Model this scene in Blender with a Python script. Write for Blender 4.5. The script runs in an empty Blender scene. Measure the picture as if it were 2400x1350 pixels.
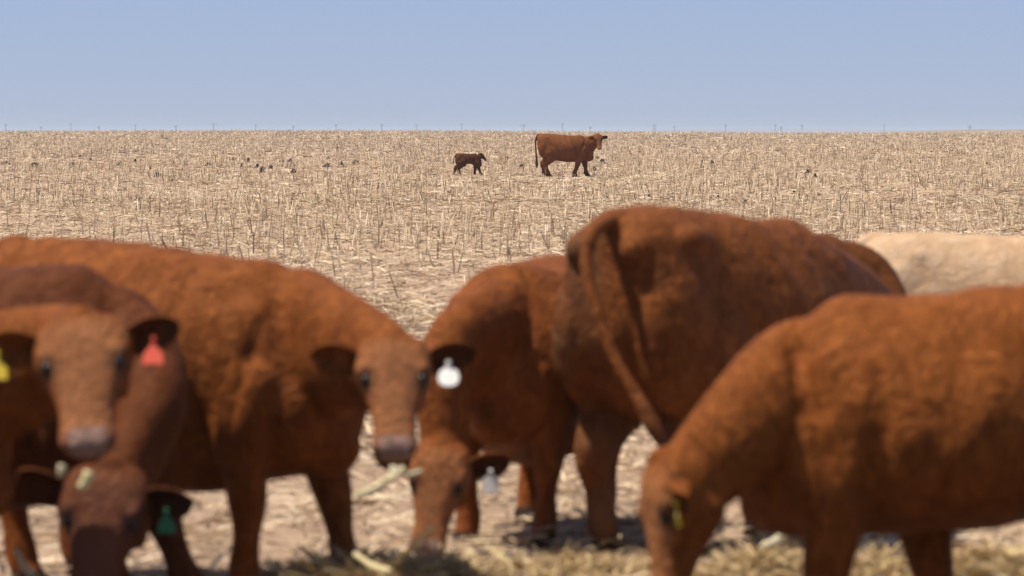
import bpy, bmesh, math, random
import numpy as np
from mathutils import Vector, Matrix, noise

R = math.radians
rnd = random.Random(7)
rng = np.random.default_rng(11)
S = bpy.context.scene
C = S.collection

# ------------------------------------------------------------------ camera
F, CAMH, EYE = 8000.0, 1.65, 306.0          # focal length in photo pixels, eye height, row of eye level
cd = bpy.data.cameras.new("camera")
cam = bpy.data.objects.new("camera", cd); C.objects.link(cam)
cd.sensor_width = 36.0
cd.lens = 36.0 * F / 2400.0
cd.clip_start, cd.clip_end = 0.1, 40000
cam.location = (0, 0, CAMH)
cam.rotation_euler = (R(90) - math.atan((675 - EYE) / F), 0, 0)
cd.dof.use_dof = True
cd.dof.focus_distance = 104.0
cd.dof.aperture_fstop = 3.9
S.camera = cam

# ------------------------------------------------------------------ sky, sun, exposure
SUN_EL, SUN_AZ = R(66), R(270)                # azimuth clockwise from +Y: high, from the left
world = bpy.data.worlds.new("World"); S.world = world
world.use_nodes = True
nt = world.node_tree
bg = nt.nodes["Background"]
sky = nt.nodes.new("ShaderNodeTexSky")
sky.sky_type = 'NISHITA'; sky.sun_disc = False
sky.sun_elevation = SUN_EL; sky.sun_rotation = SUN_AZ
sky.altitude = 3000; sky.air_density = 1.0; sky.dust_density = 1.5; sky.ozone_density = 5.0
tint = nt.nodes.new("ShaderNodeMix"); tint.data_type = 'RGBA'; tint.blend_type = 'MULTIPLY'
tint.inputs[0].default_value = 1.0
tint.inputs[7].default_value = (1.01, 0.985, 1.24, 1)
nt.links.new(sky.outputs[0], tint.inputs[6])
# thin, hardly visible high cloud
wco = nt.nodes.new("ShaderNodeTexCoord"); wmp = nt.nodes.new("ShaderNodeMapping"); wmp.inputs["Scale"].default_value = (7, 7, 60)
wmp.inputs["Rotation"].default_value = (0, R(6), 0)
wns = nt.nodes.new("ShaderNodeTexNoise"); wns.inputs["Scale"].default_value = 1.6; wns.inputs["Detail"].default_value = 5
wrm = nt.nodes.new("ShaderNodeMapRange"); wrm.inputs[1].default_value = .42; wrm.inputs[2].default_value = .75; wrm.inputs[3].default_value = .50; wrm.inputs[4].default_value = .60
wmx = nt.nodes.new("ShaderNodeMix"); wmx.data_type = 'RGBA'; wmx.inputs[7].default_value = (4.95, 5.9, 8.25, 1)
nt.links.new(wco.outputs["Generated"], wmp.inputs[0]); nt.links.new(wmp.outputs[0], wns.inputs["Vector"])
nt.links.new(wns.outputs["Fac"], wrm.inputs[0]); nt.links.new(wrm.outputs[0], wmx.inputs[0])
nt.links.new(tint.outputs[2], wmx.inputs[6])
nt.links.new(wmx.outputs[2], bg.inputs[0])
bg.inputs[1].default_value = 0.06
sl = bpy.data.lights.new("sun", 'SUN'); sun = bpy.data.objects.new("sun", sl); C.objects.link(sun)
sl.energy = 5.0; sl.angle = R(0.53); sl.color = (1.0, 0.93, 0.82)
tosun = Vector((math.sin(SUN_AZ) * math.cos(SUN_EL), math.cos(SUN_AZ) * math.cos(SUN_EL), math.sin(SUN_EL)))
sun.rotation_euler = tosun.to_track_quat('Z', 'Y').to_euler()
S.view_settings.view_transform = 'Standard'; S.view_settings.look = 'None'
S.view_settings.exposure = 0.45; S.view_settings.gamma = 1.0
S.view_settings.use_curve_mapping = False
S.cycles.max_bounces = 6; S.cycles.diffuse_bounces = 2

# ------------------------------------------------------------------ helpers
def at(px, py, d):
    """the point that shows at photo pixel px, py when it stands d metres down the field"""
    return Vector(((px - 1200) * d / F, d, CAMH - (py - EYE) * d / F))

def smooth(a, b, x):
    t = np.clip((np.asarray(x, float) - a) / (b - a), 0, 1)
    return t * t * (3 - 2 * t)

GX = np.array([0, 20, 45, 75, 107, 150, 200, 300, 400, 470, 560, 800, 1500, 9000], float)
GZ = np.array([0, 0, .05, .13, .22, .36, .53, .88, 1.22, 1.41, 1.40, .2, -5, -14], float)
def gz(x, y):
    x = np.asarray(x, float); y = np.asarray(y, float)
    z = np.interp(y, GX, GZ)
    z = (z + np.interp(y - 8, GX, GZ) + np.interp(y + 8, GX, GZ)) / 3
    z = z + smooth(180, 470, y) * .10 * np.sin(x * .045 + 2.6) - smooth(250, 470, y) * .0016 * x
    z = z + .02 * np.sin(x * 1.7 + y * .6) * np.sin(y * 1.1 - x * .5) * (1 - smooth(60, 160, y))
    return z
def ground_px(px, py):
    """where the line of sight through a photo pixel meets the field"""
    lo, hi = 11.0, 465.0
    for _ in range(50):
        m = (lo + hi) / 2
        p = at(px, py, m)
        if p.z > gz(p.x, p.y): lo = m
        else: hi = m
    p = at(px, py, lo)
    return Vector((p.x, p.y, float(gz(p.x, p.y))))

def tag(o, label=None, cat=None, group=None, kind=None):
    if label: o["label"] = label
    if cat: o["category"] = cat
    if group: o["group"] = group
    if kind: o["kind"] = kind
    return o
def empty(name, loc, rz=0):
    o = bpy.data.objects.new(name, None); C.objects.link(o)
    o.location = loc; o.rotation_euler = (0, 0, rz); o.empty_display_size = .1
    return o
def link(name, mesh, mat=None, parent=None):
    o = bpy.data.objects.new(name, mesh); C.objects.link(o)
    if mat is not None and not mesh.materials: mesh.materials.append(mat)
    if parent: o.parent = parent
    return o
def mesh_py(name, verts, faces, smoothed=True):
    m = bpy.data.meshes.new(name)
    m.from_pydata([tuple(v) for v in verts], [], faces); m.update()
    if smoothed: m.polygons.foreach_set("use_smooth", [True] * len(m.polygons))
    return m
def mesh_np(name, V, Q, col=None):
    """V n x 3, Q m x 4 quads, col n x 3"""
    m = bpy.data.meshes.new(name)
    V = np.ascontiguousarray(V, np.float32); Q = np.ascontiguousarray(Q, np.int32)
    m.vertices.add(len(V)); m.vertices.foreach_set("co", V.ravel())
    k = Q.shape[1]
    m.loops.add(Q.size); m.loops.foreach_set("vertex_index", Q.ravel())
    m.polygons.add(len(Q))
    m.polygons.foreach_set("loop_start", np.arange(len(Q), dtype=np.int32) * k)
    m.update(calc_edges=True)
    if col is not None:
        a = m.color_attributes.new("col", 'FLOAT_COLOR', 'POINT')
        c4 = np.ones((len(V), 4), np.float32); c4[:, :3] = col
        a.data.foreach_set("color", c4.ravel())
    return m

# ------------------------------------------------------------------ materials
def mat(name, col=(.5, .5, .5), rough=.8, spec=.3):
    m = bpy.data.materials.new(name); m.use_nodes = True
    b = m.node_tree.nodes["Principled BSDF"]
    b.inputs["Base Color"].default_value = (*col, 1)
    b.inputs["Roughness"].default_value = rough
    b.inputs["Specular IOR Level"].default_value = spec
    return m
def N(m, t, **kw):
    n = m.node_tree.nodes.new(t)
    for k, v in kw.items(): setattr(n, k, v)
    return n
def L(m, a, b): m.node_tree.links.new(a, b)
def noise_node(m, vec, scale, detail=4, rough=.6):
    n = N(m, "ShaderNodeTexNoise"); n.inputs["Scale"].default_value = scale
    n.inputs["Detail"].default_value = detail; n.inputs["Roughness"].default_value = rough
    if vec is not None: L(m, vec, n.inputs["Vector"])
    return n.outputs["Fac"]
def ramp(m, fac, stops):
    r = N(m, "ShaderNodeValToRGB"); e = r.color_ramp.elements
    e[0].position, e[0].color = stops[0][0], (*stops[0][1], 1)
    e[1].position, e[1].color = stops[-1][0], (*stops[-1][1], 1)
    for p, c in stops[1:-1]:
        q = e.new(p); q.color = (*c, 1)
    L(m, fac, r.inputs[0]); return r.outputs[0]
def mixc(m, fac, a, b, mode='MIX'):
    x = N(m, "ShaderNodeMix"); x.data_type = 'RGBA'; x.blend_type = mode
    for s, v in ((0, fac), (6, a), (7, b)):
        if isinstance(v, (int, float)): x.inputs[s].default_value = v
        elif isinstance(v, tuple): x.inputs[s].default_value = (*v, 1)
        else: L(m, v, x.inputs[s])
    return x.outputs[2]
def bump(m, h, dist, strength=1.0, normal=None):
    b = N(m, "ShaderNodeBump"); b.inputs["Distance"].default_value = dist
    b.inputs["Strength"].default_value = strength
    L(m, h, b.inputs["Height"])
    if normal is not None: L(m, normal, b.inputs["Normal"])
    return b.outputs[0]
def bsdf(m): return m.node_tree.nodes["Principled BSDF"]
def mapping(m, vec, scale):
    n = N(m, "ShaderNodeMapping"); n.inputs["Scale"].default_value = scale
    L(m, vec, n.inputs["Vector"]); return n.outputs[0]

def soil_material():
    m = mat("dry_soil", rough=.95, spec=.1)
    co = N(m, "ShaderNodeTexCoord").outputs["Object"]
    big = noise_node(m, co, .22, 5); mid = noise_node(m, co, 2.6, 6, .7)
    fine = noise_node(m, mapping(m, co, (1, .6, 1)), 34, 5, .75)
    c1 = ramp(m, mid, [(.32, (.29, .185, .128)), (.52, (.40, .270, .195)), (.7, (.46, .325, .245))])
    c2 = ramp(m, fine, [(.36, (.15, .092, .058)), (.5, (.34, .230, .155)), (.62, (.47, .345, .215))])
    c = mixc(m, .55, c1, c2)
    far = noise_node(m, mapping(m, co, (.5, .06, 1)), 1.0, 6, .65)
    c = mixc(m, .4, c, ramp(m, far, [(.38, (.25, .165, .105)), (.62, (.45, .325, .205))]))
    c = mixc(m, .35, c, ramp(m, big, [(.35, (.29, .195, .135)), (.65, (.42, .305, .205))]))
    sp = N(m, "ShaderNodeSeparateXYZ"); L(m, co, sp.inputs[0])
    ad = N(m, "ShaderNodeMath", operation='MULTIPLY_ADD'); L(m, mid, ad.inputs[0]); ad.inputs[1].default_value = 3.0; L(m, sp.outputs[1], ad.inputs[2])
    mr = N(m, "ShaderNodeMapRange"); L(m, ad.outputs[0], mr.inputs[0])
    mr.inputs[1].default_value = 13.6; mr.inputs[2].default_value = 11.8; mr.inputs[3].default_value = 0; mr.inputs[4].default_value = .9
    c = mixc(m, mr.outputs[0], c, ramp(m, fine, [(.35, (.045, .030, .020)), (.65, (.13, .090, .060))]))  # dark soil added out of view before the cattle, cuts bounce onto their sides
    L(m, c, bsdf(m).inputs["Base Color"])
    n1 = bump(m, mid, .05, .8); n2 = bump(m, fine, .012, .8, n1)
    L(m, n2, bsdf(m).inputs["Normal"])
    return m
def straw_material(name, amount=.2, rough=.7):
    m = mat(name, rough=rough, spec=.25)
    a = N(m, "ShaderNodeAttribute"); a.attribute_name = "col"
    co = N(m, "ShaderNodeTexCoord").outputs["Object"]
    f = noise_node(m, co, 25, 3)
    c = mixc(m, amount, a.outputs["Color"], ramp(m, f, [(.3, (.20, .13, .075)), (.7, (.56, .42, .26))]), 'MIX')
    L(m, c, bsdf(m).inputs["Base Color"])
    return m
def coat_material(name, base, dark, light, curl=1.0):
    """short hair: patchy colour, clumped hair relief; masks in the colour attribute: R bare muzzle, G dark hair and horn, shade painted in the ear cups, B dried dirt"""
    m = mat(name, base, .8, .10)
    bsdf(m).inputs["Specular Tint"].default_value = (1.0, .62, .36, 1)
    b = bsdf(m)
    co = N(m, "ShaderNodeTexCoord").outputs["Object"]
    warp = N(m, "ShaderNodeVectorMath", operation='MULTIPLY_ADD')
    nn = N(m, "ShaderNodeTexNoise"); nn.inputs["Scale"].default_value = 7; L(m, co, nn.inputs["Vector"])
    L(m, nn.outputs["Color"], warp.inputs[0]); warp.inputs[1].default_value = (.20,) * 3; L(m, co, warp.inputs[2])
    w = warp.outputs[0]
    patch = noise_node(m, w, 6.0, 5, .65)
    clump = noise_node(m, mapping(m, w, (1.0, 1.0, .38)), 34, 4, .65)
    hair = noise_node(m, mapping(m, w, (1.0, 1.0, .25)), 120, 3, .6)
    c = ramp(m, patch, [(.36, dark), (.5, base), (.64, light)])
    c = mixc(m, .38 * curl, c, ramp(m, clump, [(.34, tuple(x * .5 for x in dark)), (.5, base), (.66, tuple(min(1, x * 1.25) for x in light))]))
    streak = noise_node(m, mapping(m, w, (1.5, 1.5, .14)), 30, 3, .6)
    c = mixc(m, .30 * curl, c, ramp(m, streak, [(.36, tuple(x * .55 for x in dark)), (.5, base), (.64, light)]))
    c = mixc(m, .18, c, ramp(m, hair, [(.35, tuple(x * .5 for x in dark)), (.65, light)]))
    at_ = N(m, "ShaderNodeAttribute"); at_.attribute_name = "col"
    sp = N(m, "ShaderNodeSeparateColor"); L(m, at_.outputs["Color"], sp.inputs[0])
    dirt = mixc(m, patch, (.075, .036, .018), (.19, .108, .060))
    c = mixc(m, sp.outputs[2], c, dirt)
    c = mixc(m, sp.outputs[1], c, (.022, .012, .008))
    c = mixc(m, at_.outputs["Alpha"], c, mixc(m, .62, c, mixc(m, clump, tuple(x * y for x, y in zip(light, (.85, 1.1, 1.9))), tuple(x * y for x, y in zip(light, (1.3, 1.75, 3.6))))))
    skin = mixc(m, clump, (.17, .095, .070), (.34, .215, .170))
    c = mixc(m, sp.outputs[0], c, skin)
    L(m, c, b.inputs["Base Color"])
    r = N(m, "ShaderNodeMapRange"); L(m, sp.outputs[0], r.inputs[0])
    r.inputs[3].default_value = .62; r.inputs[4].default_value = .38
    L(m, r.outputs[0], b.inputs["Roughness"])
    b.inputs["Sheen Weight"].default_value = 0.0; b.inputs["Sheen Roughness"].default_value = .45
    b.inputs["Sheen Tint"].default_value = (1.0, .74, .52, 1)
    n1 = bump(m, patch, .04, .5); n2 = bump(m, clump, .012 * curl, .8, n1); n3 = bump(m, hair, .004, .6, bump(m, streak, .014 * curl, .8, n2))
    L(m, n3, b.inputs["Normal"])
    return m

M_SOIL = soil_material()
M_STRAW = straw_material("dry_straw")
M_HAY = straw_material("hay", .15)
M_DUNG = mat("dung", (.035, .022, .014), .9, .2)
_n = noise_node(M_DUNG, N(M_DUNG, "ShaderNodeTexCoord").outputs["Object"], 22, 5)
L(M_DUNG, ramp(M_DUNG, _n, [(.35, (.018, .011, .007)), (.7, (.085, .055, .035))]), bsdf(M_DUNG).inputs["Base Color"])
L(M_DUNG, bump(M_DUNG, _n, .03), bsdf(M_DUNG).inputs["Normal"])
M_EYE = mat("eye", (.010, .006, .004), .30, .3)
M_POLE = mat("weathered_pole_wood", (.32, .30, .29), .9, .2)
M_STEEL = mat("galvanised_steel", (.30, .31, .32), .6, .4)
M_PORC = mat("porcelain", (.30, .26, .24), .3, .5)
def tag_mat(name, col):
    m = mat(name, col, .45, .4)
    n = noise_node(m, N(m, "ShaderNodeTexCoord").outputs["Object"], 40, 4)
    L(m, mixc(m, .3, col, ramp(m, n, [(.4, tuple(x * .5 for x in col)), (.65, col)])), bsdf(m).inputs["Base Color"])
    return m
TAG = dict(red=tag_mat("red_plastic", (.66, .075, .028)), white=tag_mat("white_plastic", (.80, .77, .70)),
           yellow=tag_mat("yellow_plastic", (.72, .50, .03)), green=tag_mat("green_plastic", (.012, .14, .055)))

# ------------------------------------------------------------------ the ground
def build_ground():
    ys = np.concatenate([np.linspace(-40, 10, 12), np.geomspace(10.5, 470, 330), np.geomspace(478, 12000, 60)])
    us = np.linspace(-1, 1, 221)
    W = np.where(ys < 10, 40, 38 + np.maximum(0, ys - 10) * .8)
    X = us[None, :] * W[:, None]; Y = np.repeat(ys[:, None], len(us), 1)
    Z = gz(X, Y)
    nx, ny = len(us), len(ys)
    V = np.stack([X, Y, Z], -1).reshape(-1, 3)
    i = np.arange(ny - 1)[:, None] * nx + np.arange(nx - 1)[None, :]
    Q = np.stack([i, i + 1, i + 1 + nx, i + nx], -1).reshape(-1, 4)
    m = mesh_np("ground", V, Q); m.polygons.foreach_set("use_smooth", [True] * len(m.polygons))
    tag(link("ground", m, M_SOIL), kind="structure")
build_ground()

def build_hills():
    """two low rises far beyond the field, on the right"""
    for name, y0, x0, x1, top, depth in (("far_hills", 7800, 250, 900, 6.5, 900), ("near_rise", 1100, 92, 330, 1.95, 260)):
        xs = np.linspace(x0, x1, 90); us = np.linspace(-1, 1, 13)
        prof = np.array([noise.fractal(Vector((x * 18 / (x1 - x0), y0 * .01, 0)), 1, 2, 4) for x in xs])
        ramp_ = smooth(0, .25, (xs - x0) / (x1 - x0)) * (1 - .6 * smooth(.7, 1, (xs - x0) / (x1 - x0)) * (name == "far_hills"))
        H = ramp_ * (top + (2.6 if name == "far_hills" else .28) * prof)
        base = -22 if name == "far_hills" else -2.5
        V, Q = [], []
        for j, u in enumerate(us):
            for k, x in enumerate(xs):
                V.append((x, y0 + u * depth, base + (H[k] - base) * (1 - u * u) ** .8))
        n = len(xs)
        for j in range(len(us) - 1):
            for k in range(n - 1): Q.append((j * n + k, j * n + k + 1, j * n + k + 1 + n, j * n + k + n))
        m = mat(name, (.16, .12, .09) if name == "near_rise" else (.2, .2, .2), .95, .1)
        nz = noise_node(m, N(m, "ShaderNodeTexCoord").outputs["Object"], .02 if name == "far_hills" else .12, 5)
        L(m, ramp(m, nz, [(.35, (.12, .10, .065)), (.65, (.36, .27, .18))]), bsdf(m).inputs["Base Color"])
        tag(link("hills", mesh_py("hills", V, Q), m), kind="structure")
build_hills()

# ------------------------------------------------------------------ cattle
def catmull(P, n):
    """n points per span through control rows P (k x m)"""
    P = np.asarray(P, float); out = []
    Q = np.vstack([2 * P[0] - P[1], P, 2 * P[-1] - P[-2]])
    for i in range(1, len(Q) - 2):
        p0, p1, p2, p3 = Q[i - 1], Q[i], Q[i + 1], Q[i + 2]
        for t in np.arange(n) / n:
            out.append(.5 * (2 * p1 + (p2 - p0) * t + (2 * p0 - 5 * p1 + 4 * p2 - p3) * t * t + (3 * p1 - p0 - 3 * p2 + p3) * t ** 3))
    out.append(Q[-2]); return np.array(out)

class Body:
    def __init__(self): self.V, self.Fc = [], []
    def rings(self, rings):
        n = len(rings[0]); b = len(self.V)
        for r in rings: self.V += [tuple(p) for p in r]
        for i in range(len(rings) - 1):
            for k in range(n):
                a, c = b + i * n + k, b + i * n + (k + 1) % n
                self.Fc.append((a, c, c + n, a + n))
        for r, flip in ((0, True), (len(rings) - 1, False)):
            c = np.mean(rings[r], 0); self.V.append(tuple(c)); ci = len(self.V) - 1
            for k in range(n):
                a, d = b + r * n + k, b + r * n + (k + 1) % n
                self.Fc.append((d, a, ci) if flip else (a, d, ci))
    def tube(self, P, rad, side, n=6, seg=18, cap=True):
        """P k x 3 control points; rad k x 2 (along side, across it); side: one vector or one per control point"""
        P = np.asarray(P, float); rad = np.asarray(rad, float)
        sd = np.asarray(side, float)
        if sd.ndim == 1: sd = np.repeat(sd[None], len(P), 0)
        A = catmull(np.hstack([P, rad, sd]), n)
        A[:, 3:5] = np.maximum(A[:, 3:5], 1e-3)
        T = np.gradient(A[:, :3], axis=0)
        rings = []
        th = np.linspace(0, 2 * math.pi, seg, endpoint=False)
        def ring(c, t, s, a, b):
            t = t / np.linalg.norm(t); s = s - t * np.dot(s, t); s = s / np.linalg.norm(s); u = np.cross(t, s)
            return c + np.outer(np.cos(th) * a, s) + np.outer(np.sin(th) * b, u)
        K = len(A)
        for i in range(K):
            rows = [(A[i, :3], A[i, 3], A[i, 4])]
            if cap and i in (0, K - 1):
                t = T[i] / np.linalg.norm(T[i]); sg = -1 if i == 0 else 1
                r = min(A[i, 3], A[i, 4])
                ex = [(A[i, :3] + sg * t * r * math.sin(q), A[i, 3] * math.cos(q), A[i, 4] * math.cos(q)) for q in (.5, 1.0, 1.35)]
                rows = ex[::-1] + rows if i == 0 else rows + ex
            for c, a, b in rows: rings.append(ring(c, T[i], A[i, 5:8], a, b))
        self.rings(rings)
    def blob(self, c, r, M=None, n=10, seg=18):
        rings = []
        M = np.eye(3) if M is None else np.asarray(M)
        th = np.linspace(0, 2 * math.pi, seg, endpoint=False)
        for q in np.linspace(-1.5, 1.5, n):
            p = np.stack([math.cos(q) * np.cos(th) * r[0], math.cos(q) * np.sin(th) * r[1], np.full(seg, math.sin(q) * r[2])], 1)
            rings.append(np.asarray(c) + p @ M.T)
        self.rings(rings)

# trunk of a beef animal one unit high at the withers: x, top, bottom, half width, roof (how narrow the top is)
TRUNK = [(-.640, .910, .660, .110, .10), (-.610, .950, .580, .175, .12), (-.555, .975, .480, .212, .15), (-.450, .995, .415, .232, .22),
         (-.340, .992, .375, .245, .34), (-.200, .975, .335, .262, .36), (-.050, .962, .305, .285, .34), (.100, .962, .300, .285, .36),
         (.230, .978, .325, .262, .46), (.330, .980, .350, .240, .52), (.430, .915, .370, .205, .50), (.510, .800, .400, .155, .40),
         (.565, .720, .450, .105, .30), (.590, .660, .520, .060, .2)]

def tag_shape(kind):
    if kind == "round":      # neck flaring to a rounded flap
        o = [(-.007, .0), (-.010, -.022), (-.030, -.036), (-.036, -.060), (-.030, -.084), (-.012, -.094), (.012, -.094), (.030, -.084), (.036, -.060), (.030, -.036), (.010, -.022), (.007, .0)]
    else:                    # narrow neck, straight sided flap
        o = [(-.006, .0), (-.010, -.030), (-.032, -.058), (-.036, -.098), (.036, -.098), (.032, -.058), (.010, -.030), (.006, .0)]
    n = len(o)
    V = [(x, -.0015, z) for x, z in o] + [(x, .0015, z) for x, z in o]
    Fc = [tuple(range(n)), tuple(range(2 * n - 1, n - 1, -1))]
    for k in range(n): Fc.append((k, k + n, (k + 1) % n + n, (k + 1) % n))
    return V, Fc

def cow(name, label, cat, loc, yaw, h, material, poll, nose, dorsal, *, group=None, length=1.0, width=1.0, rump=0.0, belly=0.0,
        head=.40, feet=None, tail=None, ears=((.25, .25), (.25, .25)), tags=(None, None), voxel=.0115, neckmid=None, dirt=0.0, hooks=1.0, brisket=1.0, back=.018, withers=.7, hollow=1.0, folds=1.5,
        neckfat=1.0, pale_face=1.0, legw=1.22, headw=1.0, knees=(0, 0), seed=0):
    """poll, nose: world points of the top of the head and tip of the nose; dorsal: world direction the forehead faces;
    feet: forward shifts of right fore, left fore, right hind, left hind; ears: (lift, forward) of right and left ear"""
    root = empty(name, (loc[0], loc[1], float(gz(loc[0], loc[1]))), yaw)
    tag(root, label, cat, group)
    Rm = Matrix.Rotation(-yaw, 3, 'Z')
    lo = lambda p: np.array(Rm @ (Vector(p) - root.location))
    ld = lambda p: np.array(Rm @ Vector(p))
    B = Body(); X = Body()
    # trunk
    tr = catmull(TRUNK, 4)
    th = np.linspace(0, 2 * math.pi, 40, endpoint=False)
    rings = []
    for x, zt, zb, w, roof in tr:
        k = smooth(.3, -.55, x) if True else 0
        zt = zt + rump * float(k) + back * math.exp(-((x + .04) / .21) ** 2); zb = zb - belly * float(smooth(.55, .1, abs(x + .05)))
        c, s = np.cos(th), np.sin(th)
        hy = (zt - zb) / 2; zc = (zt + zb) / 2 - hy * .02
        up = zt - zc; dn = zc - zb
        yy = np.sign(c) * np.where(s > 0, np.abs(c) ** (.68 + .3 * float(smooth(.2, .4, x))), np.abs(c) ** .95) * w * width * (1 - roof * np.clip(s, 0, 1) ** 1.6 * .55)
        zz = zc + np.where(s > 0, np.abs(s) ** .86 * up, -np.abs(s) ** .95 * dn)
        rings.append(np.stack([np.full_like(c, x * length), yy, zz], 1) * h)
    B.rings(rings)
    sc = lambda x, y, z: np.array((x * length, y * width, z)) * h
    for sg in (-1, 1):
        B.blob(sc(-.41, sg * .150, .885 + rump * .9), np.array((.085, .050, .045)) * h * hooks)               # hip bone
        B.blob(sc(-.585, sg * .10, .865 + rump), np.array((.06, .05, .05)) * h * hooks)                       # pin bone
        B.blob(sc(-.47, sg * .165, .66), np.array((.165, .092, .235)) * h)                                    # thigh
        B.blob(sc(.33, sg * .150, .66), np.array((.135, .082, .23)) * h)                                      # shoulder blade
        B.blob(sc(.44, sg * .125, .57), np.array((.11, .075, .13)) * h)                                        # point of shoulder
    B.blob(sc(.48, 0, .46), np.array((.13, .085, .10)) * h * brisket)                                                   # brisket
    B.blob(sc(.20, 0, .950), np.array((.15, .05, .045 * withers)) * h)                                                   # withers
    B.blob(sc(-.57, 0, .955 + rump), np.array((.07, .045, .035)) * h)                                         # tail head
    # legs
    feet = feet or (0, 0, 0, 0)
    for k, sg in enumerate((-1, 1, -1, 1)):
        dx, dt_ = feet[k] if isinstance(feet[k], tuple) else (feet[k], 0.0)
        if k < 2:
            J = [(.36, .165, .66), (.335, .165, .52), (.335, .150, .42), (.345, .135, .285), (.342, .128, .19), (.338, .125, .095), (.358, .125, .05), (.368, .126, .012)]
            r = [(.085, .125), (.072, .105), (.056, .066), (.043, .047), (.030, .034), (.037, .042), (.034, .040), (.044, .054)]
            kb = knees[0]
        else:
            J = [(-.42, .15, .72), (-.33, .185, .55), (-.40, .160, .42), (-.500, .140, .305), (-.487, .134, .20), (-.470, .130, .10), (-.452, .13, .05), (-.440, .13, .012)]
            r = [(.10, .175), (.088, .150), (.062, .090), (.042, .062), (.031, .037), (.037, .044), (.034, .040), (.044, .056)]
            kb = knees[1]
        P = []
        for (x, y, z) in J:
            q = max(0, 1 - z / .62)
            P.append(sc(x, sg * y, z) + np.array((dt_ * min(1, (.75 - z) * 5) * (z < .75) + (dx - dt_) * q, 0, 0)))
        r = np.array(r) * h; r[1:] *= legw
        B.tube(P, r, (0, 1, 0), n=5, seg=16)
    # head frame
    p0, p1 = lo(poll), lo(nose)
    HL = head * h
    u = (p1 - p0) / np.linalg.norm(p1 - p0)
    v = ld(dorsal); v = v - u * np.dot(u, v); v /= np.linalg.norm(v)
    w = np.cross(v, u)                       # lateral; +w is the animal's left
    Mh = np.stack([u, w, v], 1)
    hp = lambda t, a, b: p0 + u * t * HL + w * a * HL + v * b * HL
    # neck
    base = [sc(.30, 0, .74), sc(.43, 0, .735)]
    mid = lo(neckmid) if neckmid is not None else (sc(.50, 0, .78) * .5 + hp(.12, 0, -.22) * .5)
    end = [hp(.10, 0, -.20), hp(.22, 0, -.18)]
    nf = neckfat
    B.tube([base[0], base[1], mid, end[0], end[1]],
           np.array([(.165, .21), (.135, .205 * nf), (.098, .150 * nf), (.080, .110 * nf), (.07, .08)]) * h,
           [(0, 1, 0), (0, 1, 0), np.array((0, 1, 0)) * .5 + w * .5, w, w], n=7, seg=22)
    # head
    HS = [(-.03, .15, .07, -.12), (.03, .215, .135, -.24), (.13, .250, .170, -.33), (.27, .265, .165, -.38), (.38, .240, .145, -.375), (.50, .192, .125, -.32),
          (.62, .158, .105, -.25), (.75, .142, .085, -.20), (.86, .146, .078, -.185), (.94, .152, .066, -.185), (1.0, .122, .035, -.155), (1.03, .06, -.01, -.11)]
    hs = catmull(HS, 3); rings = []
    th = np.linspace(0, 2 * math.pi, 28, endpoint=False)
    for t, a, zt, zb in hs:
        c, s = np.cos(th), np.sin(th)
        yy = np.sign(c) * np.abs(c) ** .8 * a * headw * np.where(s < 0, 1 - .35 * np.abs(s) ** 1.5, 1)
        zz = np.where(s > 0, np.abs(s) ** .8 * zt, -np.abs(s) ** .85 * -zb)
        rings.append(p0 + np.outer(np.full_like(c, t * HL), u) + np.outer(yy * HL, w) + np.outer(zz * HL, v))
    B.rings(rings)
    for sg in (-1, 1):
        B.blob(hp(.325, sg * .185 * headw, .098), np.array((.085, .060, .062)) * HL, Mh)           # brow
        B.blob(hp(.33, sg * .17 * headw, -.20), np.array((.16, .06, .15)) * HL, Mh)              # cheek
        B.blob(hp(.965, sg * .085, .012), np.array((.06, .055, .05)) * HL, Mh)                   # nostril rim
    B.blob(hp(.93, 0, -.16), np.array((.085, .10, .06)) * HL, Mh)                                # lower lip
    B.blob(hp(.0, 0, .06), np.array((.09, .12, .10)) * HL, Mh)                                   # poll
    # ears
    earmid, eare = [], []
    for k, sg in enumerate((-1, 1)):
        lift, fwd = ears[k]
        e = w * sg * math.cos(lift) - u * math.sin(lift); e = e * math.cos(fwd) + v * math.sin(fwd)
        e /= np.linalg.norm(e)
        nrm = v * math.cos(.75) + u * math.sin(.75); nrm = nrm - e * np.dot(nrm, e); nrm /= np.linalg.norm(nrm)
        f = np.cross(e, nrm); f *= np.sign(np.dot(f, u)) or 1
        b0 = hp(.185, sg * .185 * headw, -.03)
        EL, EW = .42 * HL, .128 * HL
        rows = []
        for s in np.linspace(0, 1, 18):
            wd = EW * (.42 + .58 * math.sin(min(1, s * 1.55) * math.pi / 2)) * math.sqrt(max(.02, 1 - max(0, s - .45) ** 2 / .31))
            cup = .75 * wd * (1 - .5 * s)
            front = [(q, q * q * cup - (1 - abs(q)) * .010) for q in np.linspace(-1, 1, 9)]
            tk = .013 * (1 - .3 * s) * h
            ring = [b0 + e * EL * s + f * wd * q + nrm * z for q, z in front]
            ring += [b0 + e * EL * s + f * (wd + .003) * q + nrm * (z - tk * (1.0 - .35 * q * q)) for q, z in front[::-1]]
            rows.append(np.array(ring))
        X.rings(rows)
        earmid.append((b0 + e * EL * .50 + f * EW * .25, e, nrm, f, b0)); eare.append((b0, e, f, nrm, EL, EW))
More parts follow.
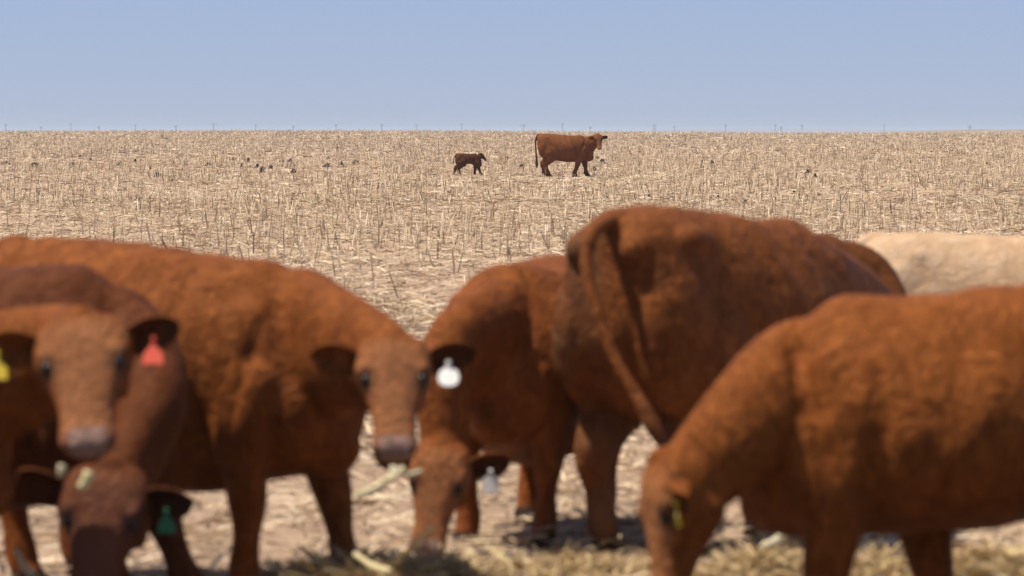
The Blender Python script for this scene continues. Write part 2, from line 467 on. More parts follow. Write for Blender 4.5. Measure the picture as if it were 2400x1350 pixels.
    # tail
    if tail is not None:
        tp = [sc(-.56, 0, .965 + rump)] + [lo(q) for q in tail]
        k = len(tp)
        rr = [(.024 * (1 - .45 * i / (k - 1)) * (1 if i < k - 3 else (1.25, 1.7, .7)[i - (k - 3)])) * h for i in range(k)]
    else:
        tp = [sc(-.56, 0, .965 + rump), sc(-.645, 0, .94 + rump), sc(-.685, .01, .80 + rump), sc(-.675, .01, .60), sc(-.665, .02, .42), sc(-.66, .02, .30), sc(-.655, .02, .20)]
        rr = [x * h for x in (.036, .030, .025, .021, .026, .036, .014)]
    B.tube(tp, [(a, a) for a in rr], (0, 1, 0), n=6, seg=12)
    # one skin
    m0 = mesh_py("tmp", B.V, B.Fc)
    o = link("tmp", m0)
    md = o.modifiers.new("r", 'REMESH'); md.mode = 'VOXEL'; md.voxel_size = voxel; md.use_smooth_shade = True
    sm = o.modifiers.new("s", 'SMOOTH'); sm.factor = .5; sm.iterations = 7 if voxel < .02 else 2
    dg = bpy.context.evaluated_depsgraph_get(); dg.update()
    me = bpy.data.meshes.new_from_object(o.evaluated_get(dg)); me.name = "body"
    bpy.data.objects.remove(o); bpy.data.meshes.remove(m0)
    bm = bmesh.new(); bm.from_mesh(me)
    xv = [bm.verts.new(p) for p in X.V]
    for f in X.Fc: bm.faces.new([xv[i] for i in f])
    bm.normal_update(); bm.to_mesh(me); bm.free()
    nv = len(me.vertices); co = np.empty(nv * 3, np.float32); me.vertices.foreach_get("co", co); co = co.reshape(-1, 3).astype(float)
    nm = np.empty(nv * 3, np.float32); me.vertices.foreach_get("normal", nm); nm = nm.reshape(-1, 3)
    # flesh and skin folds
    ph = seed * 3.1
    x, y, z = co.T / h
    bodyw = smooth(.30, .42, z) * smooth(.62, .45, np.abs(x))
    d = .0028 * np.sin(x * 9 + z * 6 + ph) * np.sin(z * 8 - x * 5 + 1 + ph) + .003 * np.sin(x * 42 + z * 8 + 3 * np.sin(z * 6 + ph)) * smooth(-.30, -.15, x) * smooth(.25, .15, x) * smooth(.5, .6, z)
    flank = np.exp(-(((x + .30) / .07) ** 2 + ((z - .80 - rump * .7) / .09) ** 2))
    elbow = np.exp(-(((x - .245) / .035) ** 2 + ((z - .56) / .17) ** 2))
    fold = np.exp(-(((x + .275 + .35 * (z - .5)) / .03) ** 2 + ((z - .52) / .13) ** 2))
    groove = np.exp(-(((x - .415 - .25 * (z - .75)) / .028) ** 2 + ((z - .72) / .20) ** 2))
    ribs = np.exp(-(((x - .02) / .20) ** 2 + ((z - .62) / .16) ** 2))
    tuft = np.array([noise.fractal(Vector((p[0] * 7, p[1] * 7, p[2] * 4.5 + seed * 9)), 1, 2, 3) for p in co]) if voxel < .0125 else 0
    d = d * bodyw + .0055 * tuft * smooth(.25, .4, z) * smooth(.62, .5, np.abs(x)) - .009 * folds * groove * smooth(.05, .12, np.abs(y)) + .010 * folds * ribs * smooth(.08, .16, np.abs(y)) - .004 * hollow * flank * smooth(.06, .14, np.abs(y)) - .011 * folds * elbow * smooth(.06, .14, np.abs(y)) - .012 * folds * fold * smooth(.06, .14, np.abs(y))
    co = co + nm * (d * h)[:, None]
    me.vertices.foreach_set("co", co.astype(np.float32).ravel())
    # masks
    q = (co - p0) / HL
    ht, ha, hv = q @ u, q @ w, q @ v
    inhead = (np.abs(ha) < .3) & (hv > -.42) & (hv < .3) & (ht > -.1) & (ht < 1.2)
    muz = smooth(.86, .91, ht) * inhead * smooth(-.10, -.05, hv) * (1 - smooth(.09, .15, np.abs(ha)) * .8)
    nost = np.zeros(nv)
    for sg in (-1, 1):
        nost = np.maximum(nost, 1 - smooth(.026, .056, np.sqrt((ha - sg * .088) ** 2 + (ht - .975) ** 2 * .7 + (hv - .015) ** 2 * .6)))
    mouth = (1 - smooth(.008, .022, np.abs(hv + .118))) * smooth(.76, .84, ht) * inhead
    dark = np.maximum(np.maximum(nost, mouth * .8), 1 - smooth(.045, .065, z))
    for sg in (-1, 1):
        ed = np.sqrt((ha - sg * .190 * headw) ** 2 + ((ht - .405) * .8) ** 2 + (hv - .095) ** 2)
        dark = np.maximum(dark, .90 * (1 - smooth(.06, .125, ed)) * inhead)
    for b0, e, f, nrm, EL, EW in eare:
        r_ = co - b0; s_ = (r_ @ e) / EL; q_ = (r_ @ f) / EW; n_ = r_ @ nrm
        face = nm @ nrm
        inside = smooth(.05, .2, s_) * (s_ < 1.02) * (np.abs(q_) < .74) * smooth(.25, .6, face) * (np.abs(n_) < .1)
        dark = np.maximum(dark, inside * .6)  # shade of the cupped ear, put into the colour
    te = np.array(tp[-1]); dt = np.linalg.norm(co - te, axis=1)
    dark = np.maximum(dark, (1 - smooth(.16, .26, dt / h)) * .55 * (1 - dirt * .8) * (x < -.5))
    nz = np.array([noise.noise(Vector(p) * 5) for p in co]) * .5 + .5 if dirt > 0 else 0
    dm = dirt * np.clip(smooth(-.52, -.62, x) * smooth(.30, .75, nz + .2) * smooth(-.03, .03, y) + .75 * smooth(.5, .3, z) * smooth(.2, .6, nz) * (x < -.2), 0, 1) if dirt > 0 else np.zeros(nv)
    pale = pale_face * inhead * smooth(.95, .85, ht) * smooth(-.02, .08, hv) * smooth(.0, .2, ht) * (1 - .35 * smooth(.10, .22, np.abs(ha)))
    c4 = np.ones((nv, 4), np.float32); c4[:, 0] = np.clip(muz, 0, 1); c4[:, 1] = np.clip(dark, 0, 1); c4[:, 2] = np.clip(dm, 0, 1); c4[:, 3] = np.clip(pale, 0, 1)
    a = me.color_attributes.new("col", 'FLOAT_COLOR', 'POINT'); a.data.foreach_set("color", c4.ravel())
    me.materials.clear(); me.materials.append(material)
    me.polygons.foreach_set("use_smooth", [True] * len(me.polygons)); me.update()
    link("body", me, None, root)
    # eyes
    for sg in (-1, 1):
        b = Body(); b.blob(hp(.40, sg * .183 * headw, .088), np.array((.058, .038, .040)) * HL, Mh, 8, 14)
        link("eye", mesh_py("eye", b.V, b.Fc), M_EYE, root)
    # ear tags hang from the ears
    for k, tg in enumerate(tags):
        if tg is None: continue
        colour, shape, along, turn, size, tilt = tg
        b0, e, f, nrm, EL, EW = eare[k]
        V, Fc = tag_shape(shape)
        p = b0 + e * EL * along + f * EW * .15 + nrm * (.010 + .02 * h)
        t = link("ear_tag", mesh_py("ear_tag", V, Fc, False), TAG[colour], root)
        t["label"] = colour + " plastic ear tag"
        t.location = p; t.rotation_euler = (R(-tilt), 0, turn - yaw); t.scale = (size,) * 3
        b = Body(); b.tube([(0, -.008, -.008), (0, .006, -.008)], [(.009, .009)] * 2, (1, 0, 0), 2, 10)
        link("button", mesh_py("button", b.V, b.Fc), TAG[colour], t)
    return root

RED1 = coat_material("red_coat", (.182, .050, .0105), (.105, .027, .006), (.285, .091, .021), 1.2)
RED2 = coat_material("bright_red_coat", (.200, .055, .0105), (.112, .029, .006), (.315, .099, .021), 1.45)
MAROON = coat_material("maroon_coat", (.098, .027, .0085), (.062, .016, .006), (.145, .044, .014), 1.0)
ROAN = coat_material("brown_red_coat", (.165, .048, .0115), (.092, .025, .006), (.265, .087, .023), 1.25)
CREAM = coat_material("cream_coat", (.49, .315, .180), (.42, .255, .135), (.56, .40, .265), .45)
BROWN = coat_material("brown_coat", (.130, .041, .0105), (.090, .027, .007), (.18, .061, .017), 1.00)
FARCOAT = coat_material("deep_red_coat", (.150, .047, .0120), (.105, .031, .008), (.200, .068, .018), .8)
CALF = coat_material("dark_calf_coat", (.078, .026, .0095), (.050, .016, .006), (.110, .040, .014), .8)

G_NEAR = "red cattle feeding in the foreground"
# A: leftmost face, body out of the frame
cow("cow", "red cow at the left edge looking at the camera, red tag in its ear", "cow", (-2.24, 10.72), R(-8), 1.14, RED1,
    at(192, 758, 10.35), at(204, 1062, 10.06), (0.02, -1, .35), group=G_NEAR, head=.40, neckmid=at(120, 840, 10.62), feet=(.05, -.05, 0, 0), headw=1.30,
    ears=((.05, .30), (.06, .30)), tags=(("yellow", "flag", .80, 0, .9, 20), ("red", "flag", .60, 0, .9, 30)), seed=1)
# B: behind A, head down
cow("cow", "dark maroon cow with its head down below the left face, green tag in its ear", "cow", (-1.84, 11.62), R(-14), 1.225, MAROON,
    at(256, 1105, 10.92), at(208, 1420, 10.72), (-.1, -1, .55), group=G_NEAR, headw=1.22, neckfat=.88, head=.385, neckmid=at(350, 960, 11.22), feet=(.20, .36, 0, 0),
    ears=((.2, .3), (-.15, .35)), tags=(None, ("green", "flag", .62, 0, .8, 0)), seed=2)
# C: centre left, face to the camera
cow("cow", "red cow with a white round ear tag chewing straw, facing the camera", "cow", (-1.20, 12.28), R(-31), 1.225, RED1,
    at(920, 803, 11.45), at(926, 1075, 11.16), (.06, -1, .42), group=G_NEAR, head=.365, length=1.05, rump=.05, back=.04, withers=.4, headw=1.14, neckmid=at(800, 820, 11.74), neckfat=1.15, feet=(-.05, .22, 0, 0),
    ears=((.06, .25), (.08, .30)), tags=(None, ("white", "round", .52, 0, 1.0, 36)), seed=3)
# D: behind the straw eater, head down, seen from the front
cow("cow", "red cow grazing head down with a greyish white ear tag, behind the straw-chewing cow", "cow", (.085, 13.80), R(254), 1.13, RED1,
    at(1042, 1048, 12.72), at(998, 1300, 12.55), (-.12, -1, .45), group=G_NEAR, head=.375, belly=.04, width=1.12, headw=1.1, neckmid=at(1050, 850, 12.95), feet=(0, 0, 0, 0),
    ears=((.1, .3), (.28, .2)), tags=(None, ("white", "round", .60, 0, .95, 8)), seed=4)
# E: the big cow seen from behind
cow("cow", "large brown-red cow seen from behind with its tail hanging across its thigh", "cow", (.85, 13.50), R(48), 1.315, ROAN,
    at(2120, 900, 15.0), at(2200, 1080, 15.1), (.3, .3, .8), group=G_NEAR, rump=.045, head=.37, hooks=1.25, hollow=4.5, back=.03, withers=.3, length=.90, legw=1.22, neckmid=at(2030, 760, 14.55), feet=(0, 0, .12, .0), dirt=.7,
    tail=[at(1390, 545, 12.78), at(1374, 620, 12.70), at(1400, 730, 12.62), at(1440, 837, 12.56), at(1493, 930, 12.50), at(1533, 1003, 12.46), at(1570, 1070, 12.44)],
    ears=((.1, .1), (.1, .1)), seed=5)
# F: behind E
cow("cow", "brown cow mostly hidden behind the big cow's back, beside the cream one", "cow", (1.20, 16.0), R(4), 1.165, BROWN,
    at(2170, 930, 15.7), at(2200, 1100, 15.6), (.6, 0, .8), group=G_NEAR, head=.37, length=.80, voxel=.016, seed=6)
# G: right foreground, grazing
cow("cow", "red calf in side view grazing at the right, yellow tag in its ear", "cow", (1.36, 10.12), R(178), 1.19, RED2,
    at(1572, 1080, 9.83), at(1560, 1420, 9.74), (-1, -.30, .25), group=G_NEAR, head=.365, rump=.035, back=.035, withers=.3, folds=2.6, hollow=3.0, belly=-.10, brisket=.7, neckfat=.94, neckmid=at(1782, 975, 9.95), feet=((-.40, -.22), .05, .1, 0),
    ears=((.9, -.4), (-.35, .35)), tags=(None, ("yellow", "flag", .5, R(75), .75, 10)), seed=7)
# H: cream animal
cow("cow", "cream coloured cow standing behind the red ones at the right", "cow", (2.52, 17.3), R(-4), 1.155, CREAM,
    at(2800, 800, 16.6), at(2850, 1000, 16.4), (.6, 0, .8), group=G_NEAR, head=.37, pale_face=0, voxel=.016, seed=8)

def far(px, py):
    return ground_px(px, py)
fc = far(1328, 414)
cow("cow", "red cow standing alone out in the stubble, head turned to the camera", "cow", (fc.x, fc.y), R(-4), 1.31, FARCOAT,
    at(1401, 317, fc.y - .45), at(1405, 346, fc.y - .68), (.08, -1, .40), length=1.08, width=1.08, rump=.03, belly=-.045, head=.37, voxel=.014, headw=1.1,
    neckmid=at(1390, 333, fc.y - .22), neckfat=1.12, pale_face=.35, feet=(-.26, .14, .10, -.06), legw=1.35, ears=((.0, .2), (.0, .2)), seed=9)
kc = far(1099, 410)
cow("calf", "small dark brown calf walking behind the lone cow", "calf", (kc.x, kc.y), R(3), .70, CALF,
    at(1127, 360, kc.y - .02), at(1140, 375, kc.y - .06), (.6, -.1, .8), width=.70, length=.98, pale_face=0, belly=-.20, head=.40, voxel=.010,
    feet=(.16, -.06, -.16, .02), legw=1.6, ears=((.45, .1), (.45, .1)), hooks=.9, neckfat=.85, seed=10, neckmid=at(1119, 372, kc.y),
    tail=[at(1065, 368, kc.y), at(1063, 375, kc.y), at(1062, 382, kc.y), at(1061.5, 388, kc.y)])

# ------------------------------------------------------------------ stubble field
LEFTD = [(13, 384, 16), (80, 387, 18), (170, 385, 10), (187, 367, 5), (213, 374, 6), (280, 386, 11), (317, 377, 4), (353, 395, 5), (370, 412, 10), (405, 385, 8), (488, 387, 11), (547, 374, 12),
         (582, 375, 6), (563, 363, 4), (567, 388, 6), (603, 390, 7), (615, 397, 9), (613, 403, 8), (635, 393, 8), (680, 377, 8), (660, 379, 9), (687, 402, 7), (767, 389, 13), (770, 372, 5), (834, 381, 12), (800, 384, 8)]
RIGHTD = [(1892, 404, 9), (1910, 413, 9), (1867, 412, 6), (1810, 393, 6), (1667, 381, 9), (1645, 380, 5), (2315, 383, 8), (2133, 381, 8), (1860, 450, 11), (1817, 469, 6), (1683, 462, 8), (1521, 460, 8), (1627, 467, 6), (1746, 473, 9), (1481, 365, 5)]
COWD = [(1187, 370, 7, "dark dung clump on the stubble between calf and lone cow, higher one"), (1223, 391, 9, "dark dung clump just behind the lone cow's tail"),
        (1400, 370, 6, "small dark dung clump below the lone cow's muzzle"), (1411, 378, 10, "dark dung patch in front of the lone cow's chest"), (1393, 397, 10, "dark dung streak by the lone cow's front hoof")]
DP = np.array([(*ground_px(q[0], q[1] + 3)[:2], q[2]) for q in LEFTD + RIGHTD + COWD])
DP[:, 2] *= DP[:, 1] / F * .78
PAL = np.array([(.55, .400, .248), (.69, .535, .350), (.46, .325, .197), (.34, .230, .135), (.19, .118, .070), (.070, .042, .027), (.76, .62, .45)])
def pick_col(n, p, lo=.8, hi=1.15):
    c = PAL[rng.choice(len(PAL), n, p=p)]
    return c * rng.uniform(lo, hi, (n, 1))
def scatter(n, d0, d1):
    """n points spread evenly over the wedge of field the camera sees, and somewhat beyond it"""
    y = np.sqrt(rng.uniform(0, 1, n) * (d1 * d1 - d0 * d0) + d0 * d0)
    x = rng.uniform(-1, 1, n) * (.15 * y * 1.3 + 1.5)
    return x, y
def bare(x, y):
    """trampled strip: share of stalks missing"""
    px = x * F / y + 1200
    s = np.exp(-((y - 148 - .012 * (px - 300)) / 9) ** 2) * smooth(1000, 700, px)
    c = np.clip(np.sin(x * .35 + 1.3) * np.sin(y * .21 + x * .11) * 1.5, 0, 1) * .75
    return np.clip(np.maximum(s * .9, c), 0, .95)
def stalks(n, d0, d1, h0, h1, rad, lean=.22, p=(.18, .18, .14, .15, .16, .11, .08)):
    x, y = scatter(n, d0, d1)
    k = rng.uniform(0, 1, n) > bare(x, y)
    if d0 > 60:
        for a, b, c in DP: k &= ~((np.abs(x - a) < c + .06) & (y > b - 5) & (y < b + .3))
    for a, b, c in ((fc.x, fc.y, 1.3), (kc.x, kc.y, .7)):
        k &= ~((np.abs(x - a) < c) & (y > b - 6) & (y < b + .4) & (rng.uniform(0, 1, n) < .75))
    x, y = x[k], y[k]; n = len(x)
    z = gz(x, y)
    hh = rng.uniform(0, 1, n) ** 1.6 * (h1 - h0) + h0
    az = rng.uniform(0, 2 * math.pi, n); ln = np.abs(rng.normal(0, lean, n)) + (rng.uniform(0, 1, n) < .12) * .6
    ax = np.stack([np.cos(az) * np.sin(ln), np.sin(az) * np.sin(ln), np.cos(ln)], 1)
    r = rng.uniform(.6, 1.35, n) * rad
    base = np.stack([x, y, z - .01], 1); top = base + ax * hh[:, None]
    a0 = rng.uniform(0, 2 * math.pi, n)
    V = np.empty((n, 8, 3))
    for j in range(4):
        o = np.stack([np.cos(a0 + j * math.pi / 2), np.sin(a0 + j * math.pi / 2), np.zeros(n)], 1)
        V[:, j] = base + o * r[:, None]; V[:, 4 + j] = top + o * (r * .85)[:, None]
    V[:, 4, 2] += r * rng.uniform(-1, 2, n); V[:, 6, 2] -= r * rng.uniform(-1, 1, n)
    i = np.arange(n)[:, None] * 8
    Q = np.concatenate([i + np.array([[0, 1, 5, 4]]), i + np.array([[1, 2, 6, 5]]), i + np.array([[2, 3, 7, 6]]), i + np.array([[3, 0, 4, 7]]), i + np.array([[4, 5, 6, 7]])])
    return V.reshape(-1, 3), Q, np.repeat(pick_col(n, p), 8, 0)
def litter(n, d0, d1, l0, l1, w0, w1, p=(.16, .20, .14, .12, .14, .13, .11), rise=.03, xy=None):
    x, y = xy if xy is not None else scatter(n, d0, d1)
    if d0 > 60:
        k = np.ones(len(x), bool)
        for a, b, c in DP: k &= ~((np.abs(x - a) < c) & (y > b - 2.5) & (y < b + .3))
        x, y = x[k], y[k]
    n = len(x); z = gz(x, y)
    ln = rng.uniform(0, 1, n) ** 1.8 * (l1 - l0) + l0; wd = rng.uniform(w0, w1, n)
    az = rng.uniform(0, 2 * math.pi, n); t = np.stack([np.cos(az), np.sin(az), rng.normal(0, .10, n)], 1)
    roll = rng.normal(0, .5, n); s = np.stack([-np.sin(az) * np.cos(roll), np.cos(az) * np.cos(roll), np.sin(roll)], 1)
    c = np.stack([x, y, z + .006 + np.abs(rng.normal(0, rise, n))], 1)
    V = np.empty((n, 6, 3)); arch = rng.normal(.06, .08, n) * ln
    for j, q in enumerate((-.5, 0, .5)):
        m = c + t * (ln * q)[:, None]; m[:, 2] += arch * (1 - 4 * q * q) * .5
        wj = wd * (1 if j == 1 else .75)
        V[:, j * 2] = m - s * wj[:, None] / 2; V[:, j * 2 + 1] = m + s * wj[:, None] / 2
    i = np.arange(n)[:, None] * 6
    Q = np.concatenate([i + np.array([[0, 1, 3, 2]]), i + np.array([[2, 3, 5, 4]])])
    return V.reshape(-1, 3), Q, np.repeat(pick_col(n, p), 6, 0)
def merge(parts):
    V, Q, Cc, o = [], [], [], 0
    for v, q, c in parts: V.append(v); Q.append(q + o); Cc.append(c); o += len(v)
    return np.concatenate(V), np.concatenate(Q), np.concatenate(Cc)
st = merge([stalks(4600, 30, 75, .05, .34, .0085), stalks(20000, 70, 160, .05, .36, .009), stalks(26000, 155, 300, .06, .40, .014), stalks(30000, 295, 470, .08, .42, .02),
            stalks(9000, 45, 130, .10, .36, .005), stalks(14000, 125, 260, .10, .38, .0075), stalks(500, 14, 32, .04, .12, .008), stalks(9000, 30, 110, .03, .11, .007)])
tag(link("stubble", mesh_np("stubble", *st), M_STRAW), "pale cut stalks standing all over the harvested field", "stubble", kind="stuff")
lt = merge([litter(50000, 11.5, 32, .03, .42, .004, .016), litter(100000, 30, 75, .04, .34, .005, .017), litter(70000, 70, 160, .06, .45, .010, .032),
            litter(50000, 155, 300, .10, .7, .02, .06), litter(26000, 295, 470, .2, 1.0, .03, .10)])
tag(link("crop_litter", mesh_np("crop_litter", *lt), M_STRAW), "broken straw and leaf litter covering the harvested field", "straw litter", kind="stuff")

# the stalks that show largest are things of their own
def stalk_mesh(i):
    r_ = random.Random(100 + i); b = Body()
    hh = 1.0; bend = r_.uniform(-.12, .12); b2 = r_.uniform(-.1, .1)
    P = [(0, 0, -.05), (bend * .3, b2 * .2, .3), (bend * .7, b2 * .6, .62), (bend * 1.3, b2 * 1.4, .98)]
    b.tube(P, [(.052, .052), (.043, .040), (.046, .046), (.036, .030)], (1, 0, 0), 2, 6, cap=False)
    V, Fc = list(b.V), list(b.Fc)
    for k in range(r_.choice((1, 2, 2))):           # torn sheath leaves
        a = r_.uniform(0, 6.28); z0 = r_.uniform(.1, .6); ll = r_.uniform(.25, .5); n = len(V)
        for q in (0, .5, 1):
            dx = .04 + ll * q * .8; zz = z0 + ll * (q * .8 - q * q * 1.1)
            for s in (-1, 1): V.append((math.cos(a) * dx - math.sin(a) * s * .05 * (1 - .7 * q), math.sin(a) * dx + math.cos(a) * s * .05 * (1 - .7 * q), zz))
        Fc += [(n, n + 1, n + 3, n + 2), (n + 2, n + 3, n + 5, n + 4)]
    m = mesh_py("stalk", V, Fc, False)
    a = m.color_attributes.new("col", 'FLOAT_COLOR', 'POINT')
    c = PAL[r_.choice((0, 1, 1, 6, 2, 3, 4, 5))]
    for d in a.data: d.color = (*c, 1)
    return m
SM = [stalk_mesh(i) for i in range(16)]
def single_stalk(p, hh, lean, az, m):
    o = link("cut_stalk", m, M_STRAW)
    o.location = p; o.scale = (hh * .85 if hh < .3 else .24,) * 2 + (hh,)
    o.rotation_euler = (lean * math.cos(az), lean * math.sin(az), rnd.uniform(0, 6.28))
    tag(o, "dry cut stalk among the nearest, largest stubble just above the foreground cattle", "stalk", "nearest stalks of the stubble")
for k in range(190):
    d = math.sqrt(rnd.uniform(26 ** 2, 62 ** 2))
    x = rnd.uniform(-1, 1) * .16 * d
    single_stalk((x, d, float(gz(x, d))), rnd.uniform(.14, .36), abs(rnd.gauss(0, .25)), rnd.uniform(0, 6.28), SM[rnd.randrange(16)])

# ------------------------------------------------------------------ dung in the field
def dung_mesh(i):
    r_ = random.Random(i); V, Fc = [], []; n = 14
    for j, (q, z) in enumerate(((1.0, 0), (.95, .12), (.72, .26), (.42, .36), (.15, .42))):
        for k in range(n):
            a = k * 2 * math.pi / n
            s = 1 + .22 * math.sin(2 * a + i) + .14 * math.sin(5 * a + 2 * i) + r_.uniform(-.08, .08)
            V.append((math.cos(a) * q * s, math.sin(a) * q * s * .8, (z + r_.uniform(-.03, .09) * (j > 0)) * (1 + .3 * math.sin(a * 3 + i))))
    for j in range(4):
        for k in range(n): Fc.append((j * n + k, j * n + (k + 1) % n, (j + 1) * n + (k + 1) % n, (j + 1) * n + k))
    Fc.append(tuple(range(4 * n, 5 * n)))
    return mesh_py("dung", V, Fc)
DM = [dung_mesh(i) for i in range(7)]
def dung(px, py, wpx, label, group, i):
    p = ground_px(px, py + 3)
    o = link("dung_pat", DM[i % 7], M_DUNG); o.location = p - Vector((0, 0, .01))
    r = wpx * p.y / F * .78
    o.scale = (r, r * 1.2, (max(.30, r * .9) if py < 440 else .16)); o.rotation_euler = (0, 0, rnd.uniform(-.6, .6))
    tag(o, label, "dung", group)
for i, (a, b, c) in enumerate(LEFTD): dung(a, b, c, "dark dung clump on the trampled strip of field to the left of the calf", "dung left of the calf", i)
for i, (a, b, c) in enumerate(RIGHTD): dung(a, b, c * .75, "dark dung clump in the stubble to the right of the lone cow", "dung right of the lone cow", i + 3)
for i, (a, b, c, l) in enumerate(COWD): dung(a, b, c, l, None, i)

# ------------------------------------------------------------------ hay
def hay_strands(n, cx, cy, sx, sy, hh, green):
    x = rng.normal(cx, sx, n); y = rng.normal(cy, sy, n)
    env = np.exp(-((x - cx) / (1.4 * sx)) ** 2 - ((y - cy) / (1.4 * sy)) ** 2) * hh
    env *= .75 + .5 * np.sin(x * 9 + cy) * np.sin(y * 11 + cx) * .5
    z = gz(x, y) + env * rng.uniform(0, 1, n) ** .6 + .005
    ln = rng.uniform(.06, .30, n); wd = rng.uniform(.002, .0065, n); big = rng.uniform(0, 1, n) < .07; wd[big] *= 2.6
    az = rng.uniform(0, 2 * math.pi, n); pitch = rng.normal(0, .35, n); curl = rng.normal(0, .35, n)
    roll = rng.uniform(0, math.pi, n)
    V = np.empty((n, 8, 3)); p = np.stack([x, y, z], 1)
    for j in range(4):
        q = (j - 1.5) / 3
        a = az + curl * q * 2; pt = pitch - abs(curl) * q
        t = np.stack([np.cos(a) * np.cos(pt), np.sin(a) * np.cos(pt), np.sin(pt)], 1)
        s = np.stack([-np.sin(a) * np.cos(roll), np.cos(a) * np.cos(roll), np.sin(roll)], 1)
        m = p + t * (ln * q)[:, None]; m[:, 2] = np.maximum(m[:, 2], gz(m[:, 0], m[:, 1]) + .004)
        V[:, j * 2] = m - s * wd[:, None] / 2; V[:, j * 2 + 1] = m + s * wd[:, None] / 2
    i = np.arange(n)[:, None] * 8
    Q = np.concatenate([i + np.array([[0, 1, 3, 2]]), i + np.array([[2, 3, 5, 4]]), i + np.array([[4, 5, 7, 6]])])
    pal = np.array([(.58, .400, .190), (.45, .295, .120), (.24, .155, .062), (.68, .500, .28), (.12, .080, .036)])
    pp = np.array([.20, .22, .26, .10, .22]) * green + np.array([.32, .22, .06, .34, .06]) * (1 - green)
    c = pal[rng.choice(5, n, p=pp / pp.sum())] * rng.uniform(.8, 1.15, (n, 1)); c[big] = (.60, .46, .22)
    return V.reshape(-1, 3), Q, np.repeat(c, 8, 0)
def hay_at(px, d): return ((px - 1200) * d / F, d)
HAY = [(6200, 890, 11.9, .21, .16, .24, .9), (3200, 1020, 11.9, .14, .14, .15, .7), (2200, 740, 12.2, .12, .15, .10, .8), (1900, 1340, 12.4, .22, .12, .06, .1), (700, 1190, 12.2, .2, .14, .03, .1),
       (4200, 1790, 12.0, .15, .20, .16, .1), (4200, 2060, 12.1, .16, .2, .15, .15), (5200, 2330, 12.0, .22, .22, .17, .1), (1200, 1500, 12.0, .2, .2, .04, .1), (2400, 80, 11.2, .25, .2, .12, .5), (1600, 480, 12.0, .2, .2, .05, .4)]
hy = merge([hay_strands(int(n * 1.9), *hay_at(px, d), sx, sy, hh, g) for n, px, d, sx, sy, hh, g in HAY])
tag(link("hay", mesh_np("hay", *hy), M_HAY), "loose hay strewn along the ground under the cattle's heads", "hay", kind="stuff")

def straw_piece(label, a, b, r, col, name="straw_stem"):
    b_ = Body(); A, Bp = np.array(a), np.array(b); mid = (A + Bp) / 2 + np.array((0, 0, -.012))
    sd = np.cross(Bp - A, (0, 1, 0)); sd /= np.linalg.norm(sd)
    b_.tube([A - A, mid - A, Bp - A], [(r * .8, r * .7), (r, r * .8), (r * 1.15, r * .9)], sd, 4, 8, cap=False)
    m = mesh_py(name, b_.V, b_.Fc); at_ = m.color_attributes.new("col", 'FLOAT_COLOR', 'POINT')
    for q in at_.data: q.color = (*col, 1)
    o = link(name, m, M_HAY); o.location = a
    return tag(o, label, "straw", "straws sticking out of mouths and hay")
straw_piece("thick pale straw poking left out of the centre cow's mouth", at(932, 1108, 11.0), at(832, 1166, 10.96), .013, (.66, .56, .32))
straw_piece("short thin straw poking right out of the centre cow's mouth", at(930, 1106, 11.0), at(988, 1106, 10.98), .008, (.50, .44, .27))
straw_piece("thin straw hanging down left from the centre cow's mouth", at(920, 1112, 11.0), at(868, 1150, 10.98), .006, (.60, .48, .26))
straw_piece("broad straw blade crossing in front of the centre cow's lips", at(898, 1128, 10.98), at(948, 1098, 10.98), .010, (.66, .56, .34))
straw_piece("short upright straw stub under the centre cow's lip", at(918, 1124, 10.98), at(926, 1096, 11.0), .016, (.70, .62, .40))
straw_piece("yellow straw bit hanging from the left cow's mouth", at(182, 1145, 9.95), at(207, 1108, 9.95), .015, (.62, .53, .26))
straw_piece("small straw bit at the corner of the left cow's mouth", at(132, 1112, 9.98), at(143, 1092, 9.98), .011, (.60, .51, .30))
straw_piece("thin straw leaning up from hay beside the grazing cow's muzzle", at(905, 1330, 11.75), at(1012, 1238, 11.6), .008, (.58, .47, .20))
straw_piece("thick straw lying slantwise on top of the darker hay", at(830, 1302, 11.7), at(915, 1345, 11.5), .012, (.62, .52, .28))
straw_piece("pale straw stem leaning at the bottom left corner", at(30, 1290, 10.9), at(72, 1352, 10.8), .010, (.60, .52, .30))
straw_piece("broad pale straw lying across the hay behind the grazing calf", at(1790, 1285, 11.95), at(1855, 1240, 12.05), .016, (.66, .58, .38))

# ------------------------------------------------------------------ utility poles on the horizon
POLES = [(15, 290, 'p'), (97, 296, 'p'), (167, 288, 'p'), (233, 296, 'p'), (318, 291, 'p'), (413, 293, 'p'), (501, 288, 't'), (600, 290, 'p'), (688, 294, 'p'), (788, 291, 'p'), (895, 290, 'p'), (976, 291, 'p'),
         (1082, 289, 'p'), (1227, 291, 't'), (1318, 288, 'p'), (1383, 296, 'p'), (1533, 290, 'l'), (1580, 295, 'p'), (1700, 291, 'p'), (1816, 291, 'p'), (1830, 297, 'p'), (1879, 292, 'p'), (2071, 291, 'p'), (2272, 293, 'l')]
def box(V, Fc, c, s):
    n = len(V)
    for z in (-1, 1):
        for x, y in ((-1, -1), (1, -1), (1, 1), (-1, 1)): V.append((c[0] + x * s[0] / 2, c[1] + y * s[1] / 2, c[2] + z * s[2] / 2))
    Fc += [(n + 3, n + 2, n + 1, n), (n + 4, n + 5, n + 6, n + 7)] + [(n + k, n + (k + 1) % 4, n + 4 + (k + 1) % 4, n + 4 + k) for k in range(4)]
def part(name, boxes, m, parent):
    V, Fc = [], []
    for c, s in boxes: box(V, Fc, c, s)
    return link(name, mesh_py(name, V, Fc, False), m, parent)
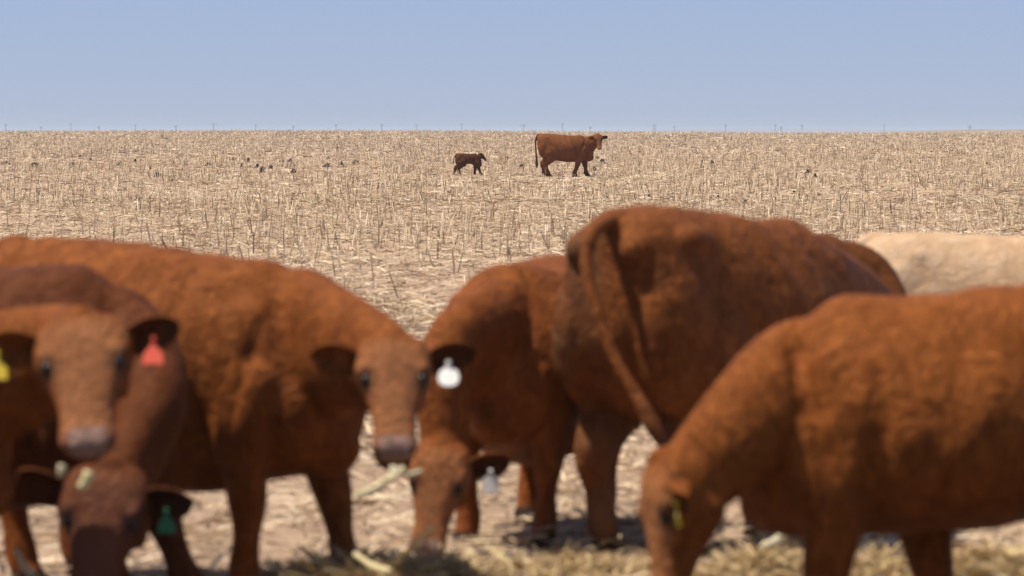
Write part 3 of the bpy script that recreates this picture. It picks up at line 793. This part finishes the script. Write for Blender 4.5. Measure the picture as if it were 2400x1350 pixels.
for i, (px, py, kd) in enumerate(POLES):
    d = 1150 + (i * 37 % 5) * 45
    top = at(px, py, d); g = float(gz(top.x, d)) - .4
    hgt = top.z - g
    ordn = ("first second third fourth fifth sixth seventh eighth ninth tenth eleventh twelfth thirteenth fourteenth fifteenth sixteenth seventeenth eighteenth "
            "nineteenth twentieth twenty-first twenty-second twenty-third twenty-fourth").split()[i]
    where = "on the horizon, " + ordn + " from the left edge"
    nm = {'p': "utility_pole", 't': "utility_pole", 'l': "pylon"}[kd]
    o = empty(nm, (top.x, d, g))
    lab = {'p': "thin wooden utility pole ", 't': "utility pole with a wide crossarm ", 'l': "slender steel pylon "}[kd] + where
    tag(o, lab, "pylon" if kd == 'l' else "utility pole", "poles along the horizon")
    if kd == 'l':
        for sx in (-1, 1):
            b = Body(); b.tube([(sx * .9, 0, 0), (sx * .45, 0, hgt * .6), (sx * .12, 0, hgt)], [(.11, .11), (.09, .09), (.07, .07)], (1, 0, 0), 2, 6)
            link("leg", mesh_py("leg", b.V, b.Fc), M_STEEL, o)
        part("bracing", [((0, 0, hgt * q), (1.6 * (1 - q), .08, .10)) for q in (.15, .35, .55, .75)], M_STEEL, o)
        part("crossarm", [((0, 0, hgt * .9), (1.5, .12, .12))], M_STEEL, o)
    else:
        b = Body(); b.tube([(0, 0, 0), (0, 0, hgt * .5), (0, 0, hgt)], [(.14, .14), (.12, .12), (.10, .10)], (1, 0, 0), 2, 8)
        link("pole", mesh_py("pole", b.V, b.Fc), M_POLE, o)
        wv = 2.2 if kd == 't' else 1.0
        ca = part("crossarm", [((0, -.16, hgt - .45), (wv, .12, .14))], M_POLE, o)
        for sx in (-.45, 0.2, .45):
            part("insulator", [((sx * wv, -.16, hgt - .30), (.09, .09, .14))], M_PORC, ca)

# ------------------------------------------------------------------ the air over the plain
def build_haze():
    V, Fc = [], []
    box(V, Fc, (0, 6000, -8), (26000, 14000, 32))
    m = bpy.data.materials.new("haze"); m.use_nodes = True
    t = m.node_tree; t.nodes.remove(t.nodes["Principled BSDF"])
    v = t.nodes.new("ShaderNodeVolumePrincipled")
    v.inputs["Color"].default_value = (.78, .88, 1.0, 1); v.inputs["Density"].default_value = .00024
    t.links.new(v.outputs[0], t.nodes["Material Output"].inputs["Volume"])
    tag(link("haze", mesh_py("haze", V, Fc, False), m), "thin pale haze over the whole plain", "haze", kind="stuff")
build_haze()
